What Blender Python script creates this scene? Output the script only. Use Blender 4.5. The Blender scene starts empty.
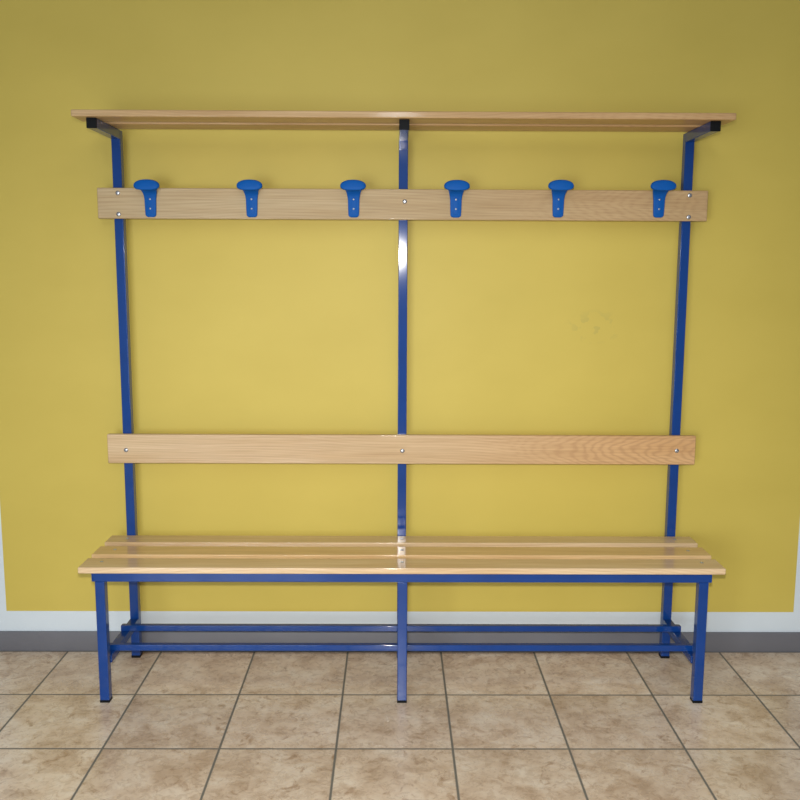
import bpy, bmesh, math, random
from mathutils import Vector, Matrix

scene = bpy.context.scene
COL = scene.collection

# ------------------------------------------------------------------ camera
CAM_POS = Vector((-0.0292, -3.122, 1.3637))
PITCH, YAW, ROLL, FPX = 0.1431, -0.007, 0.0042, 909.58
cam_data = bpy.data.cameras.new('camera')
cam_data.sensor_width = 36.0
cam_data.lens = FPX / 800.0 * 36.0
cam_data.clip_start = 0.05
cam = bpy.data.objects.new('camera', cam_data)
COL.objects.link(cam)
right0 = Vector((math.cos(YAW), math.sin(YAW), 0))
flat = Vector((-math.sin(YAW), math.cos(YAW), 0))
fwd = (flat * math.cos(PITCH) - Vector((0, 0, math.sin(PITCH)))).normalized()
down0 = fwd.cross(right0).normalized()
right = right0 * math.cos(ROLL) - down0 * math.sin(ROLL)
down = right0 * math.sin(ROLL) + down0 * math.cos(ROLL)
m = Matrix((right, -down, -fwd)).transposed().to_4x4()
m.translation = CAM_POS
cam.matrix_world = m
scene.camera = cam

# ------------------------------------------------------------------ view, world, lights
scene.view_settings.view_transform = 'Standard'
scene.view_settings.look = 'None'
scene.view_settings.gamma = 1.0
scene.view_settings.exposure = 0.05
scene.view_settings.use_curve_mapping = False

world = bpy.data.worlds.new('world')
scene.world = world
world.use_nodes = True
world.node_tree.nodes['Background'].inputs['Color'].default_value = (0.80, 0.88, 1.0, 1)
world.node_tree.nodes['Background'].inputs['Strength'].default_value = 0.16


def aim(o, target):
    d = Vector(target) - o.location
    o.rotation_euler = d.to_track_quat('-Z', 'Y').to_euler()


def area(name, loc, target, sx, sy, power, color):
    l = bpy.data.lights.new(name, 'AREA')
    l.shape = 'RECTANGLE'
    l.size, l.size_y, l.energy, l.color = sx, sy, power, color
    o = bpy.data.objects.new(name, l)
    COL.objects.link(o)
    o.location = loc
    aim(o, target)
    return o


# the camera's own flash, a little above the lens, thrown along the lens axis
fl = bpy.data.lights.new('camera_flash', 'SPOT')
fl.energy = 188
fl.color = (1.0, 0.97, 0.93)
fl.spot_size = math.radians(94)
fl.spot_blend = 1.0
fl.shadow_soft_size = 0.03
flash = bpy.data.objects.new('camera_flash', fl)
COL.objects.link(flash)
flash.location = CAM_POS + Vector((-0.004, 0.0, 0.095))
aim(flash, (0.0, 0.0, -0.05))
# daylight from the windows of the room behind the photographer
area('daylight_left', (-1.35, -4.8, 0.95), (0, 0, 0.3), 1.5, 1.5, 72, (0.86, 0.93, 1.0))
area('daylight_high', (0.0, -6.2, 3.01), (0, 0, 1.5), 0.34, 0.84, 24, (0.92, 0.96, 1.0))
area('ceiling_glow', (0.3, -3.2, 3.3), (0.1, -1.1, 0), 2.6, 1.6, 17, (1.0, 0.97, 0.92))


# ------------------------------------------------------------------ material helpers
def new_mat(name):
    mt = bpy.data.materials.new(name)
    mt.use_nodes = True
    return mt, mt.node_tree.nodes, mt.node_tree.links, mt.node_tree.nodes['Principled BSDF']


def N(nodes, kind, **kw):
    n = nodes.new(kind)
    for k, v in kw.items():
        setattr(n, k, v)
    return n


def math_node(nt, op, a, b=None, c=None):
    n = nt.nodes.new('ShaderNodeMath')
    n.operation = op
    for i, v in enumerate((a, b, c)):
        if v is None:
            continue
        if isinstance(v, (int, float)):
            n.inputs[i].default_value = v
        else:
            nt.links.new(v, n.inputs[i])
    return n.outputs[0]


def mix_rgb(nt, fac, a, b, blend='MIX'):
    n = nt.nodes.new('ShaderNodeMix')
    n.data_type = 'RGBA'
    n.blend_type = blend
    for sock, v in ((n.inputs[0], fac), (n.inputs[6], a), (n.inputs[7], b)):
        if isinstance(v, (int, float)):
            sock.default_value = v
        elif isinstance(v, tuple):
            sock.default_value = v if len(v) == 4 else (*v, 1)
        else:
            nt.links.new(v, sock)
    return n.outputs[2]


def noise(nt, vec, scale, detail=2.0, rough=0.5, dist=0.0):
    n = nt.nodes.new('ShaderNodeTexNoise')
    n.inputs['Scale'].default_value = scale
    n.inputs['Detail'].default_value = detail
    n.inputs['Roughness'].default_value = rough
    n.inputs['Distortion'].default_value = dist
    if vec is not None:
        nt.links.new(vec, n.inputs['Vector'])
    return n.outputs['Fac']


def ramp(nt, fac, stops):
    n = nt.nodes.new('ShaderNodeValToRGB')
    e = n.color_ramp.elements
    while len(e) < len(stops):
        e.new(0.5)
    for i, (p, c) in enumerate(stops):
        e[i].position = p
        e[i].color = c if len(c) == 4 else (*c, 1)
    nt.links.new(fac, n.inputs['Fac'])
    return n.outputs['Color']


def obj_coords(nt, scale=(1, 1, 1), loc=(0, 0, 0)):
    tc = nt.nodes.new('ShaderNodeTexCoord')
    mp = nt.nodes.new('ShaderNodeMapping')
    mp.inputs['Scale'].default_value = scale
    mp.inputs['Location'].default_value = loc
    nt.links.new(tc.outputs['Object'], mp.inputs['Vector'])
    return mp.outputs['Vector']


def bump(nt, height, strength, dist, bsdf):
    b = nt.nodes.new('ShaderNodeBump')
    b.inputs['Strength'].default_value = strength
    b.inputs['Distance'].default_value = dist
    nt.links.new(height, b.inputs['Height'])
    nt.links.new(b.outputs['Normal'], bsdf.inputs['Normal'])


def wood(name, seed, tint=(1, 1, 1), figure=0.5, warm=0.0, coat=0.7):
    """varnished pale ash, grain running along X; seed picks the plank"""
    mt, nodes, links, b = new_mat(name)
    nt = mt.node_tree
    v = obj_coords(nt, (1, 1, 1), (seed * 3.7, seed * 0.31, seed * 0.53))
    sep = nodes.new('ShaderNodeSeparateXYZ')
    links.new(v, sep.inputs[0])
    # growth rings: distance from an off-centre pith, wandering along the length
    wander = noise(nt, obj_coords(nt, (0.55, 2.0, 2.0), (seed * 5.1, 0, seed)), 1.0, 2.0)
    wv = math_node(nt, 'MULTIPLY', wander, 0.30)
    yz = math_node(nt, 'ADD', sep.outputs['Y'], sep.outputs['Z'])
    ring = math_node(nt, 'SINE', math_node(nt, 'MULTIPLY', math_node(nt, 'ADD', yz, wv), 620.0))
    ring = math_node(nt, 'MULTIPLY_ADD', ring, 0.5, 0.5)
    # arched (cathedral) figure for the flat-sawn end of the plank
    zz = nodes.new('ShaderNodeSeparateXYZ')
    links.new(obj_coords(nt), zz.inputs[0])
    arch = math_node(nt, 'MULTIPLY', math_node(nt, 'POWER', math_node(nt, 'MULTIPLY', math_node(nt, 'ABSOLUTE', zz.outputs['Z']), 20.0), 2.0), -1.9)
    arch = math_node(nt, 'ADD', arch, math_node(nt, 'MULTIPLY', zz.outputs['X'], 26.0))
    arch = math_node(nt, 'ADD', arch, math_node(nt, 'MULTIPLY', noise(nt, obj_coords(nt, (7, 30, 30), (seed, seed, 0)), 1.0, 2.0), 3.0))
    arch = math_node(nt, 'MULTIPLY_ADD', math_node(nt, 'SINE', math_node(nt, 'MULTIPLY', arch, 6.2832)), 0.5, 0.5)
    am = nodes.new('ShaderNodeMapRange')
    am.interpolation_type = 'SMOOTHSTEP'
    links.new(zz.outputs['X'], am.inputs['Value'])
    am.inputs['From Min'].default_value = 0.25
    am.inputs['From Max'].default_value = 0.60
    am.inputs['To Max'].default_value = min(1.0, warm * 1.2)
    mx = nodes.new('ShaderNodeMix')
    links.new(am.outputs['Result'], mx.inputs[0])
    links.new(ring, mx.inputs[2])
    links.new(arch, mx.inputs[3])
    ring = math_node(nt, 'POWER', mx.outputs[0], 2.5)
    fine = noise(nt, obj_coords(nt, (5, 260, 260), (seed, seed * 2.0, seed * 7.0)), 1.0, 3.0, 0.6)
    broad = noise(nt, obj_coords(nt, (1.3, 16, 16), (seed * 2.0, seed, seed)), 1.0, 3.0, 0.55)
    light = tuple(c * t for c, t in zip((0.66, 0.49, 0.29), tint))
    mid = tuple(c * t for c, t in zip((0.57, 0.39, 0.205), tint))
    dark = tuple(c * t for c, t in zip((0.43, 0.25, 0.115), tint))
    base = ramp(nt, broad, [(0.32, mid), (0.62, light)])
    base = mix_rgb(nt, math_node(nt, 'MULTIPLY', ring, figure * 0.8), base, (*dark, 1))
    fr = ramp(nt, fine, [(0.35, (0.80, 0.76, 0.70)), (0.6, (1, 1, 1))])
    base = mix_rgb(nt, 0.75, base, fr, 'MULTIPLY')
    # the right-hand end of the plank runs into warmer heartwood with stronger figure
    wx = nodes.new('ShaderNodeMapRange')
    wx.interpolation_type = 'SMOOTHSTEP'
    raw = nodes.new('ShaderNodeTexCoord')
    sx = nodes.new('ShaderNodeSeparateXYZ')
    links.new(raw.outputs['Object'], sx.inputs[0])
    links.new(math_node(nt, 'ADD', sx.outputs['X'], math_node(nt, 'MULTIPLY', broad, 0.6)), wx.inputs['Value'])
    wx.inputs['From Min'].default_value = 0.2
    wx.inputs['From Max'].default_value = 1.2
    base = mix_rgb(nt, math_node(nt, 'MULTIPLY', wx.outputs['Result'], warm), base, (1.0, 0.78, 0.56, 1), 'MULTIPLY')
    base = mix_rgb(nt, math_node(nt, 'MULTIPLY', math_node(nt, 'MULTIPLY', wx.outputs['Result'], ring), warm * 0.5), base, (*dark, 1))
    # sparse small knots
    vor = nodes.new('ShaderNodeTexVoronoi')
    vor.inputs['Scale'].default_value = 1.0
    links.new(obj_coords(nt, (3.2, 9, 9), (seed * 1.9, seed * 4.0, seed)), vor.inputs['Vector'])
    knot = ramp(nt, vor.outputs['Distance'], [(0.015, (1, 1, 1)), (0.05, (0, 0, 0))])
    base = mix_rgb(nt, math_node(nt, 'MULTIPLY', knot, 0.7), base, (0.12, 0.06, 0.025, 1))
    links.new(base, b.inputs['Base Color'])
    b.inputs['Roughness'].default_value = 0.55
    b.inputs['Specular IOR Level'].default_value = 0.25
    b.inputs['Coat Weight'].default_value = coat
    b.inputs['Coat Roughness'].default_value = 0.09
    bump(nt, fine, 0.10, 0.0006, b)
    return mt


def enamel(name, color, rough=0.55, coat=0.85, coat_rough=0.07):
    mt, nodes, links, b = new_mat(name)
    nt = mt.node_tree
    n1 = noise(nt, obj_coords(nt), 9.0, 2.0)
    c = ramp(nt, n1, [(0.3, tuple(k * 0.93 for k in color)), (0.7, tuple(min(1, k * 1.07) for k in color))])
    links.new(c, b.inputs['Base Color'])
    b.inputs['Roughness'].default_value = rough
    b.inputs['Coat Weight'].default_value = coat
    b.inputs['Specular IOR Level'].default_value = 0.12
    b.inputs['Coat Roughness'].default_value = coat_rough
    bump(nt, noise(nt, obj_coords(nt), 160.0, 2.0), 0.06, 0.0006, b)
    return mt


M_blue = enamel('blue_enamel', (0.002, 0.044, 0.225))
M_hook = enamel('blue_plastic', (0.004, 0.098, 0.40), 0.5, 0.0, 0.3)
M_black = enamel('black_plastic', (0.004, 0.005, 0.006), 0.6, 0.0)
M_black.node_tree.nodes['Principled BSDF'].inputs['Specular IOR Level'].default_value = 0.15


def metal():
    mt, nodes, links, b = new_mat('zinc_screw')
    nt = mt.node_tree
    c = ramp(nt, noise(nt, obj_coords(nt), 900.0, 2.0), [(0.3, (0.34, 0.35, 0.37)), (0.7, (0.60, 0.61, 0.64))])
    links.new(c, b.inputs['Base Color'])
    b.inputs['Metallic'].default_value = 0.85
    b.inputs['Roughness'].default_value = 0.32
    return mt


M_zinc = metal()


def wall_material():
    mt, nodes, links, b = new_mat('painted_wall')
    nt = mt.node_tree
    tc = nodes.new('ShaderNodeTexCoord')
    sep = nodes.new('ShaderNodeSeparateXYZ')
    links.new(tc.outputs['Object'], sep.inputs[0])
    x, z = sep.outputs['X'], sep.outputs['Z']
    inx = math_node(nt, 'MULTIPLY', math_node(nt, 'GREATER_THAN', x, -1.412), math_node(nt, 'LESS_THAN', x, 1.412))
    yel = math_node(nt, 'MULTIPLY', inx, math_node(nt, 'GREATER_THAN', z, 0.147))
    # roller-applied paint: broad patches and faint streaks
    n1 = noise(nt, obj_coords(nt, (1, 1, 1.6)), 2.3, 4.0, 0.55)
    ycol = ramp(nt, n1, [(0.3, (0.578, 0.450, 0.084)), (0.7, (0.618, 0.485, 0.096))])
    # an old scuff on the right half
    sc = noise(nt, obj_coords(nt, (1, 1, 1), (4.2, 0, 1.3)), 26.0, 3.0, 0.6)
    dx = math_node(nt, 'POWER', math_node(nt, 'MULTIPLY', math_node(nt, 'SUBTRACT', x, 0.66), 9.0), 2.0)
    dz = math_node(nt, 'POWER', math_node(nt, 'MULTIPLY', math_node(nt, 'SUBTRACT', z, 1.17), 16.0), 2.0)
    blob = math_node(nt, 'SUBTRACT', 1.0, math_node(nt, 'ADD', dx, dz))
    blob = math_node(nt, 'MAXIMUM', blob, 0.0)
    msk = math_node(nt, 'MULTIPLY', blob, math_node(nt, 'GREATER_THAN', sc, 0.56))
    ycol = mix_rgb(nt, math_node(nt, 'MULTIPLY', msk, 0.50), ycol, (0.44, 0.37, 0.09, 1))
    wcol = ramp(nt, n1, [(0.3, (0.62, 0.69, 0.73)), (0.7, (0.67, 0.74, 0.78))])
    links.new(mix_rgb(nt, yel, wcol, ycol), b.inputs['Base Color'])
    b.inputs['Roughness'].default_value = 0.55
    b.inputs['Specular IOR Level'].default_value = 0.35
    bump(nt, noise(nt, obj_coords(nt), 220.0, 3.0), 0.10, 0.0015, b)
    return mt


def floor_material():
    mt, nodes, links, b = new_mat('ceramic_floor_tiles')
    nt = mt.node_tree
    TW = 0.3347
    X0, Y0 = 0.1435, -0.3454
    tc = nodes.new('ShaderNodeTexCoord')
    sep = nodes.new('ShaderNodeSeparateXYZ')
    links.new(tc.outputs['Object'], sep.inputs[0])
    u = math_node(nt, 'DIVIDE', math_node(nt, 'SUBTRACT', sep.outputs['X'], X0), TW)
    v = math_node(nt, 'DIVIDE', math_node(nt, 'SUBTRACT', sep.outputs['Y'], Y0), TW)
    fu, fv = math_node(nt, 'FRACT', u), math_node(nt, 'FRACT', v)

    def edge(f):
        return math_node(nt, 'MINIMUM', f, math_node(nt, 'SUBTRACT', 1.0, f))
    e = math_node(nt, 'MINIMUM', edge(fu), edge(fv))
    wob = math_node(nt, 'MULTIPLY', noise(nt, obj_coords(nt), 60.0, 2.0), 0.003)
    e = math_node(nt, 'ADD', e, wob)
    grout = ramp(nt, e, [(0.0100, (1, 1, 1)), (0.0130, (0, 0, 0))])
    cell = nodes.new('ShaderNodeCombineXYZ')
    links.new(math_node(nt, 'FLOOR', u), cell.inputs[0])
    links.new(math_node(nt, 'FLOOR', v), cell.inputs[1])
    wn = nodes.new('ShaderNodeTexWhiteNoise')
    wn.noise_dimensions = '2D'
    links.new(cell.outputs[0], wn.inputs['Vector'])
    off = nodes.new('ShaderNodeVectorMath')
    off.operation = 'MULTIPLY_ADD'
    links.new(wn.outputs['Color'], off.inputs[0])
    off.inputs[1].default_value = (30, 30, 30)
    links.new(tc.outputs['Object'], off.inputs[2])
    p = off.outputs[0]
    cloud = noise(nt, p, 9.0, 6.0, 0.62, 0.4)
    speck = noise(nt, p, 38.0, 4.0, 0.65, 0.8)
    blot = noise(nt, p, 19.0, 5.0, 0.7, 1.4)
    c = ramp(nt, cloud, [(0.34, (0.60, 0.45, 0.315)), (0.50, (0.78, 0.63, 0.475)), (0.66, (0.88, 0.76, 0.61))])
    bl = ramp(nt, blot, [(0.54, (0, 0, 0)), (0.68, (1, 1, 1))])
    c = mix_rgb(nt, math_node(nt, 'MULTIPLY', bl, 0.7), c, (0.40, 0.25, 0.145, 1))
    sp = ramp(nt, speck, [(0.35, (0.80, 0.77, 0.74)), (0.6, (1.0, 1.0, 1.0))])
    c = mix_rgb(nt, 0.8, c, sp, 'MULTIPLY')
    tone = math_node(nt, 'MULTIPLY_ADD', wn.outputs['Value'], 0.14, 0.90)
    tn = nodes.new('ShaderNodeCombineColor')
    for i in range(3):
        links.new(tone, tn.inputs[i])
    c = mix_rgb(nt, 1.0, c, tn.outputs[0], 'MULTIPLY')
    c = mix_rgb(nt, grout, c, (0.175, 0.165, 0.135, 1))
    links.new(c, b.inputs['Base Color'])
    r = math_node(nt, 'MULTIPLY_ADD', grout, 0.5, 0.20)
    r = math_node(nt, 'MULTIPLY_ADD', speck, 0.16, r)
    links.new(r, b.inputs['Roughness'])
    b.inputs['Specular IOR Level'].default_value = 0.42
    h = math_node(nt, 'SUBTRACT', math_node(nt, 'MULTIPLY', speck, 0.25), grout)
    bump(nt, h, 0.35, 0.0018, b)
    return mt


def plain(name, a, c, scale, rough, spec=0.5):
    mt, nodes, links, b = new_mat(name)
    nt = mt.node_tree
    links.new(ramp(nt, noise(nt, obj_coords(nt, (1, 1, 1)), scale, 4.0), [(0.3, a), (0.7, c)]), b.inputs['Base Color'])
    b.inputs['Roughness'].default_value = rough
    b.inputs['Specular IOR Level'].default_value = spec
    return mt


# ------------------------------------------------------------------ mesh helpers
def link_mesh(name, bm, mat, parent=None, smooth=True):
    me = bpy.data.meshes.new(name)
    bmesh.ops.recalc_face_normals(bm, faces=bm.faces)
    bm.to_mesh(me)
    bm.free()
    me.materials.append(mat)
    if smooth:
        for p in me.polygons:
            p.use_smooth = True
        me.set_sharp_from_angle(angle=math.radians(38))
    o = bpy.data.objects.new(name, me)
    COL.objects.link(o)
    if parent is not None:
        o.parent = parent
    return o


def box_bm(x0, x1, y0, y1, z0, z1, bev=0.0, seg=3, bm=None):
    bm = bm or bmesh.new()
    r = bmesh.ops.create_cube(bm, size=1.0)
    vs = r['verts']
    for v in vs:
        v.co = Vector(((x0 + x1) / 2 + v.co.x * (x1 - x0), (y0 + y1) / 2 + v.co.y * (y1 - y0), (z0 + z1) / 2 + v.co.z * (z1 - z0)))
    if bev > 0:
        es = list({e for v in vs for e in v.link_edges})
        bmesh.ops.bevel(bm, geom=es, offset=bev, segments=seg, affect='EDGES', profile=0.5)
    return bm


def centred_box(name, x0, x1, y0, y1, z0, z1, mat, parent, bev=0.0, seg=3):
    """box whose object origin sits at its own centre"""
    cx, cy, cz = (x0 + x1) / 2, (y0 + y1) / 2, (z0 + z1) / 2
    bm = box_bm(x0 - cx, x1 - cx, y0 - cy, y1 - cy, z0 - cz, z1 - cz, bev, seg)
    o = link_mesh(name, bm, mat, parent)
    o.location = Vector((cx, cy, cz)) - origin_of(parent)
    w = o.modifiers.new('weighted_normals', 'WEIGHTED_NORMAL')
    w.keep_sharp = True
    w.weight = 100
    return o


def origin_of(o):
    v = Vector((0, 0, 0))
    while o is not None:
        v += o.location
        o = o.parent
    return v


# screw: domed head with a cross recess, axis along +Z, seated at z=0
def screw_mesh(r, h, flat_head=False):
    bm = bmesh.new()
    n = 24
    prof = [(0.0, h * 0.55), (r * 0.30, h * 0.55), (r * 0.34, h), (r * 0.7, h * (0.86 if not flat_head else 0.95)), (r * 0.93, h * 0.5), (r, h * 0.12), (r, -0.003)]
    rings = []
    for (pr, pz) in prof[1:]:
        rings.append([bm.verts.new((pr * math.cos(2 * math.pi * k / n), pr * math.sin(2 * math.pi * k / n), pz)) for k in range(n)])
    c = bm.verts.new((0, 0, prof[0][1]))
    for k in range(n):
        bm.faces.new((c, rings[0][k], rings[0][(k + 1) % n]))
        for a, b_ in zip(rings[:-1], rings[1:]):
            bm.faces.new((a[k], b_[k], b_[(k + 1) % n], a[(k + 1) % n]))
    bm.faces.new(list(reversed(rings[-1])))
    me = bpy.data.meshes.new('screw')
    bmesh.ops.recalc_face_normals(bm, faces=bm.faces)
    bm.to_mesh(me)
    bm.free()
    me.materials.append(M_zinc)
    for p in me.polygons:
        p.use_smooth = True
    me.set_sharp_from_angle(angle=math.radians(50))
    return me


SCREW_BIG = screw_mesh(0.0076, 0.0032)
SCREW_SEAT = screw_mesh(0.0062, 0.0016, True)
SCREW_HOOK = screw_mesh(0.0034, 0.0018)


def put_screw(me, parent, loc, axis='FRONT'):
    o = bpy.data.objects.new('screw', me)
    COL.objects.link(o)
    o.parent = parent
    o.location = Vector(loc) - origin_of(parent)
    if axis == 'FRONT':
        o.rotation_euler = (math.radians(90), 0, 0)
    return o


def structure(o):
    o['kind'] = 'structure'
    return o


# ------------------------------------------------------------------ the room
M_wall = wall_material()
M_floor = floor_material()
M_base = plain('grey_skirting', (0.135, 0.135, 0.150), (0.165, 0.166, 0.182), 3.0, 0.45)
structure(link_mesh('wall_back', box_bm(-3.6, 3.6, 0.0, 0.12, -0.02, 3.6), M_wall, smooth=False))
structure(link_mesh('floor', box_bm(-3.6, 3.6, -7.0, 0.0, -0.05, 0.0), M_floor, smooth=False))
structure(link_mesh('baseboard_back', box_bm(-3.6, 3.6, -0.010, 0.0, 0.0, 0.0725, 0.0015, 2), M_base))

# ------------------------------------------------------------------ the bench
T = 0.030                     # square tube
XP, YR = 0.9371, -0.0649      # rear posts: centre x, front face y
XL, YF = 0.9410, -0.4015      # front legs
ZS, TS = 0.4482, 0.020        # seat top, slat thickness
ZH, TH = 1.8081, 0.020        # shelf underside, board thickness
TB = 0.020

bench = bpy.data.objects.new('changing_room_bench', None)
COL.objects.link(bench)
bench.location = (0, YR, 0)
bench.empty_display_size = 0.2
bench['label'] = 'blue steel changing room bench with slatted ash seat, six blue hooks and overhead shelf'
bench['category'] = 'bench'

TUBE_B = 0.0022
# rear posts with feet
for x in (-XP, 0.0, XP):
    p = centred_box('post', x - T / 2, x + T / 2, YR, YR + T, 0.006, ZH - 0.0005, M_blue, bench, TUBE_B)
    centred_box('foot_cap', x - T / 2 - 0.0006, x + T / 2 + 0.0006, YR - 0.0006, YR + T + 0.0006, 0.0, 0.009, M_black, p, 0.0012, 2)
# front legs with feet
for x in (-XL, 0.0, XL):
    p = centred_box('front_leg', x - T / 2, x + T / 2, YF, YF + T, 0.006, ZS - TS - T, M_blue, bench, TUBE_B)
    centred_box('foot_cap', x - T / 2 - 0.0006, x + T / 2 + 0.0006, YF - 0.0006, YF + T + 0.0006, 0.0, 0.009, M_black, p, 0.0012, 2)
# front rail under the seat
fr = centred_box('front_rail', -0.963, 0.963, YF, YF + T, ZS - TS - T, ZS - TS, M_blue, bench, TUBE_B)
for s in (-1, 1):
    a, b_ = sorted((s * 0.9628, s * 0.9655))
    centred_box('end_cap', a, b_, YF + 0.0004, YF + T - 0.0004, ZS - TS - T + 0.0004, ZS - TS - 0.0004, M_blue, fr, 0.001, 2)
# seat bearers and low side stretchers from each leg back to its post
for x, xp in ((-XL, -XP), (0.0, 0.0), (XL, XP)):
    centred_box('seat_bearer', xp - T / 2, xp + T / 2, YF + T, YR, ZS - TS - T, ZS - TS, M_blue, bench, TUBE_B)
    centred_box('side_stretcher', xp - T / 2, xp + T / 2, YF + T - 0.0005, YR + 0.0005, 0.120, 0.145, M_blue, bench, TUBE_B)
# two slim rails lying on the stretchers
for yf in (-0.1780, -0.3370):
    r = centred_box('shoe_rail', -0.9485, 0.9485, yf, yf + 0.020, 0.145, 0.165, M_blue, bench, 0.0018)
    for s in (-1, 1):
        a, b_ = sorted((s * 0.9483, s * 0.9508))
        centred_box('end_cap', a, b_, yf + 0.0005, yf + 0.0195, 0.1455, 0.1645, M_blue, r, 0.001, 2)

# seat slats
tones = [(1.16, 1.19, 1.20), (1.22, 1.16, 0.98), (1.20, 1.22, 1.26)]
for i, (y1, y0) in enumerate(((YR - 0.003, -0.1495), (-0.1913, -0.2836), (-0.3181, -0.4134))):
    s = centred_box('seat_slat', -1.003, 1.003, y0, y1, ZS - TS, ZS, wood('ash_seat_%d' % i, 1.3 + i * 2.1, tones[i], 0.30), bench, 0.0035, 4)
    for x in (-0.943, 0.0, 0.943):
        put_screw(SCREW_SEAT, s, (x * (0.995, 1.0, 1.004)[i], (-0.106, -0.230, -0.354)[i], ZS - 0.0002), 'UP')

# backrest board and hook board
bb = centred_box('back_board', -1.0, 1.0, YR - TB, YR, 0.7056, 0.8056, wood('ash_back', 9.7, (1.04, 1.05, 1.08), 0.30, 0.8, 0.4), bench, 0.0035, 4)
for x, z in ((-0.937, 0.751), (0.001, 0.751), (0.936, 0.754)):
    put_screw(SCREW_BIG, bb, (x, YR - TB + 0.0002, z))
hb = centred_box('hook_board', -0.999, 0.999, YR - TB, YR, 1.5231, 1.6219, wood('ash_hooks', 17.2, (0.84, 0.88, 0.88), 0.26, 0.5, 0.3), bench, 0.0035, 4)
for x, z in ((-0.931, 1.605), (-0.931, 1.537), (0.005, 1.582), (0.938, 1.606), (0.938, 1.536)):
    put_screw(SCREW_BIG, hb, (x, YR - TB + 0.0002, z))

# shelf: two boards on three brackets with black end caps
for i, (y0, y1) in enumerate(((-0.3251, -0.2220), (-0.1820, -0.0767))):
    centred_box('shelf_board', -0.990, 0.990, y0, y1, ZH, ZH + TH, wood('ash_shelf_%d' % i, 23.0 + i * 3.3, (0.92, 0.86, 0.76), 0.30, 0.3, 0.25), bench, 0.0035, 4)
for x in (-XP, 0.0, XP):
    br = centred_box('shelf_bracket', x - T / 2, x + T / 2, -0.2985, YR + 0.0005, ZH - T, ZH, M_blue, bench, TUBE_B)
    centred_box('end_cap', x - T / 2 - 0.0004, x + T / 2 + 0.0004, -0.3035, -0.2975, ZH - T - 0.0004, ZH - 0.0002, M_black, br, 0.0015, 2)


# ------------------------------------------------------------------ coat hooks
def loft(bm, rings, close=True):
    vr = [[bm.verts.new(c) for c in r] for r in rings]
    n = len(vr[0])
    for a, b_ in zip(vr[:-1], vr[1:]):
        for k in range(n):
            bm.faces.new((a[k], a[(k + 1) % n], b_[(k + 1) % n], b_[k]))
    if close:
        bm.faces.new(vr[0])
        bm.faces.new(list(reversed(vr[-1])))
    return bm


def superellipse(n, a, b_, p):
    out = []
    for k in range(n):
        t = 2 * math.pi * k / n
        c, s = math.cos(t), math.sin(t)
        out.append((a * math.copysign(abs(c) ** (2 / p), c), b_ * math.copysign(abs(s) ** (2 / p), s)))
    return out


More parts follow.
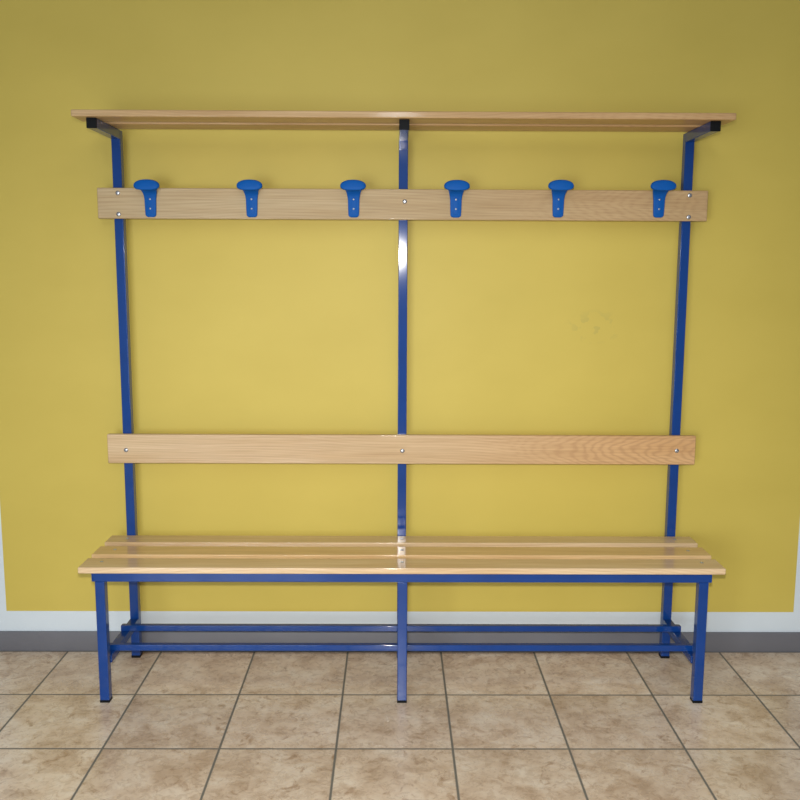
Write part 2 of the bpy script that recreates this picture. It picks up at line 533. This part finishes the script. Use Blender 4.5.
def hook_body_mesh():
    """back plate with a raised rim that sweeps up and forward into a flared neck; origin at plate foot, on the board"""
    bm = bmesh.new()
    n = 28
    # (y centre, z, half width, half thickness, tilt)
    path = [(-0.0035, 0.0000, 0.0085, 0.0020, 0.0), (-0.0040, 0.0022, 0.0132, 0.0036, 0.0), (-0.0045, 0.0065, 0.0160, 0.0045, 0.0),
            (-0.0047, 0.0300, 0.0170, 0.0047, 0.0), (-0.0048, 0.0560, 0.0175, 0.0048, 0.0), (-0.0055, 0.0680, 0.0190, 0.0055, 0.10),
            (-0.0090, 0.0780, 0.0210, 0.0065, 0.45), (-0.0165, 0.0860, 0.0235, 0.0070, 0.85), (-0.0270, 0.0915, 0.0255, 0.0072, 1.15),
            (-0.0400, 0.0955, 0.0265, 0.0070, 1.30), (-0.0450, 0.0965, 0.0240, 0.0060, 1.35)]
    rings = []
    for (y, z, hw, ht, tilt) in path:
        r = []
        for (a, b_) in superellipse(n, hw * 1.08, ht, 4.5):
            # section plane is perpendicular to the path direction (sin tilt forward, cos tilt up)
            r.append((a, y + b_ * math.cos(tilt) * 1.0, z + b_ * math.sin(tilt)))
        rings.append(r)
    loft(bm, rings)
    # raised boss around the screws
    rings = []
    for (yy, k) in ((-0.0085, 1.0), (-0.0104, 0.97), (-0.0108, 0.86)):
        rings.append([(a * k, yy, 0.0390 + b_ * k) for (a, b_) in superellipse(28, 0.0105, 0.0300, 3.0)])
    loft(bm, rings)
    me = bpy.data.meshes.new('coat_hook')
    bmesh.ops.recalc_face_normals(bm, faces=bm.faces)
    bm.to_mesh(me)
    bm.free()
    me.materials.append(M_hook)
    for p in me.polygons:
        p.use_smooth = True
    me.set_sharp_from_angle(angle=math.radians(45))
    return me


def hook_knob_mesh():
    """broad oval pad, flatter along its foot than along its crown"""
    bm = bmesh.new()
    n = 40
    prof = [(0.30, 0.0075), (0.80, 0.0070), (0.93, 0.0055), (0.985, 0.0025), (1.0, -0.0010), (0.985, -0.0040), (0.92, -0.0065), (0.70, -0.0082), (0.30, -0.0086)]
    rings = []
    for (k, d) in prof:
        r = []
        for (a, b_) in superellipse(n, 0.0415 * k, 0.0180 * k, 2.35):
            if b_ < 0:
                b_ *= 0.93
            r.append((a, -d + 0.15 * b_ , b_ - 0.00012 * (a * 1000 / 10) ** 2))
        rings.append(r)
    loft(bm, rings)
    me = bpy.data.meshes.new('knob')
    bmesh.ops.recalc_face_normals(bm, faces=bm.faces)
    bm.to_mesh(me)
    bm.free()
    me.materials.append(M_hook)
    for p in me.polygons:
        p.use_smooth = True
    return me


HB, HK = hook_body_mesh(), hook_knob_mesh()
for x, dz in ((-0.8245, -0.002), (-0.4945, -0.001), (-0.162, 0.0), (0.172, 0.001), (0.507, 0.003), (0.837, 0.004)):
    h = bpy.data.objects.new('coat_hook', HB)
    COL.objects.link(h)
    h.parent = bench
    h.location = Vector((x, YR - TB + 0.0012, 1.5300 + dz)) - origin_of(bench)
    k = bpy.data.objects.new('knob', HK)
    COL.objects.link(k)
    k.parent = h
    k.location = (0, -0.0480, 0.0990)
    for z in (0.0270, 0.0575):
        put_screw(SCREW_HOOK, h, Vector((x, YR - TB - 0.0096, 1.5300 + dz + z)))
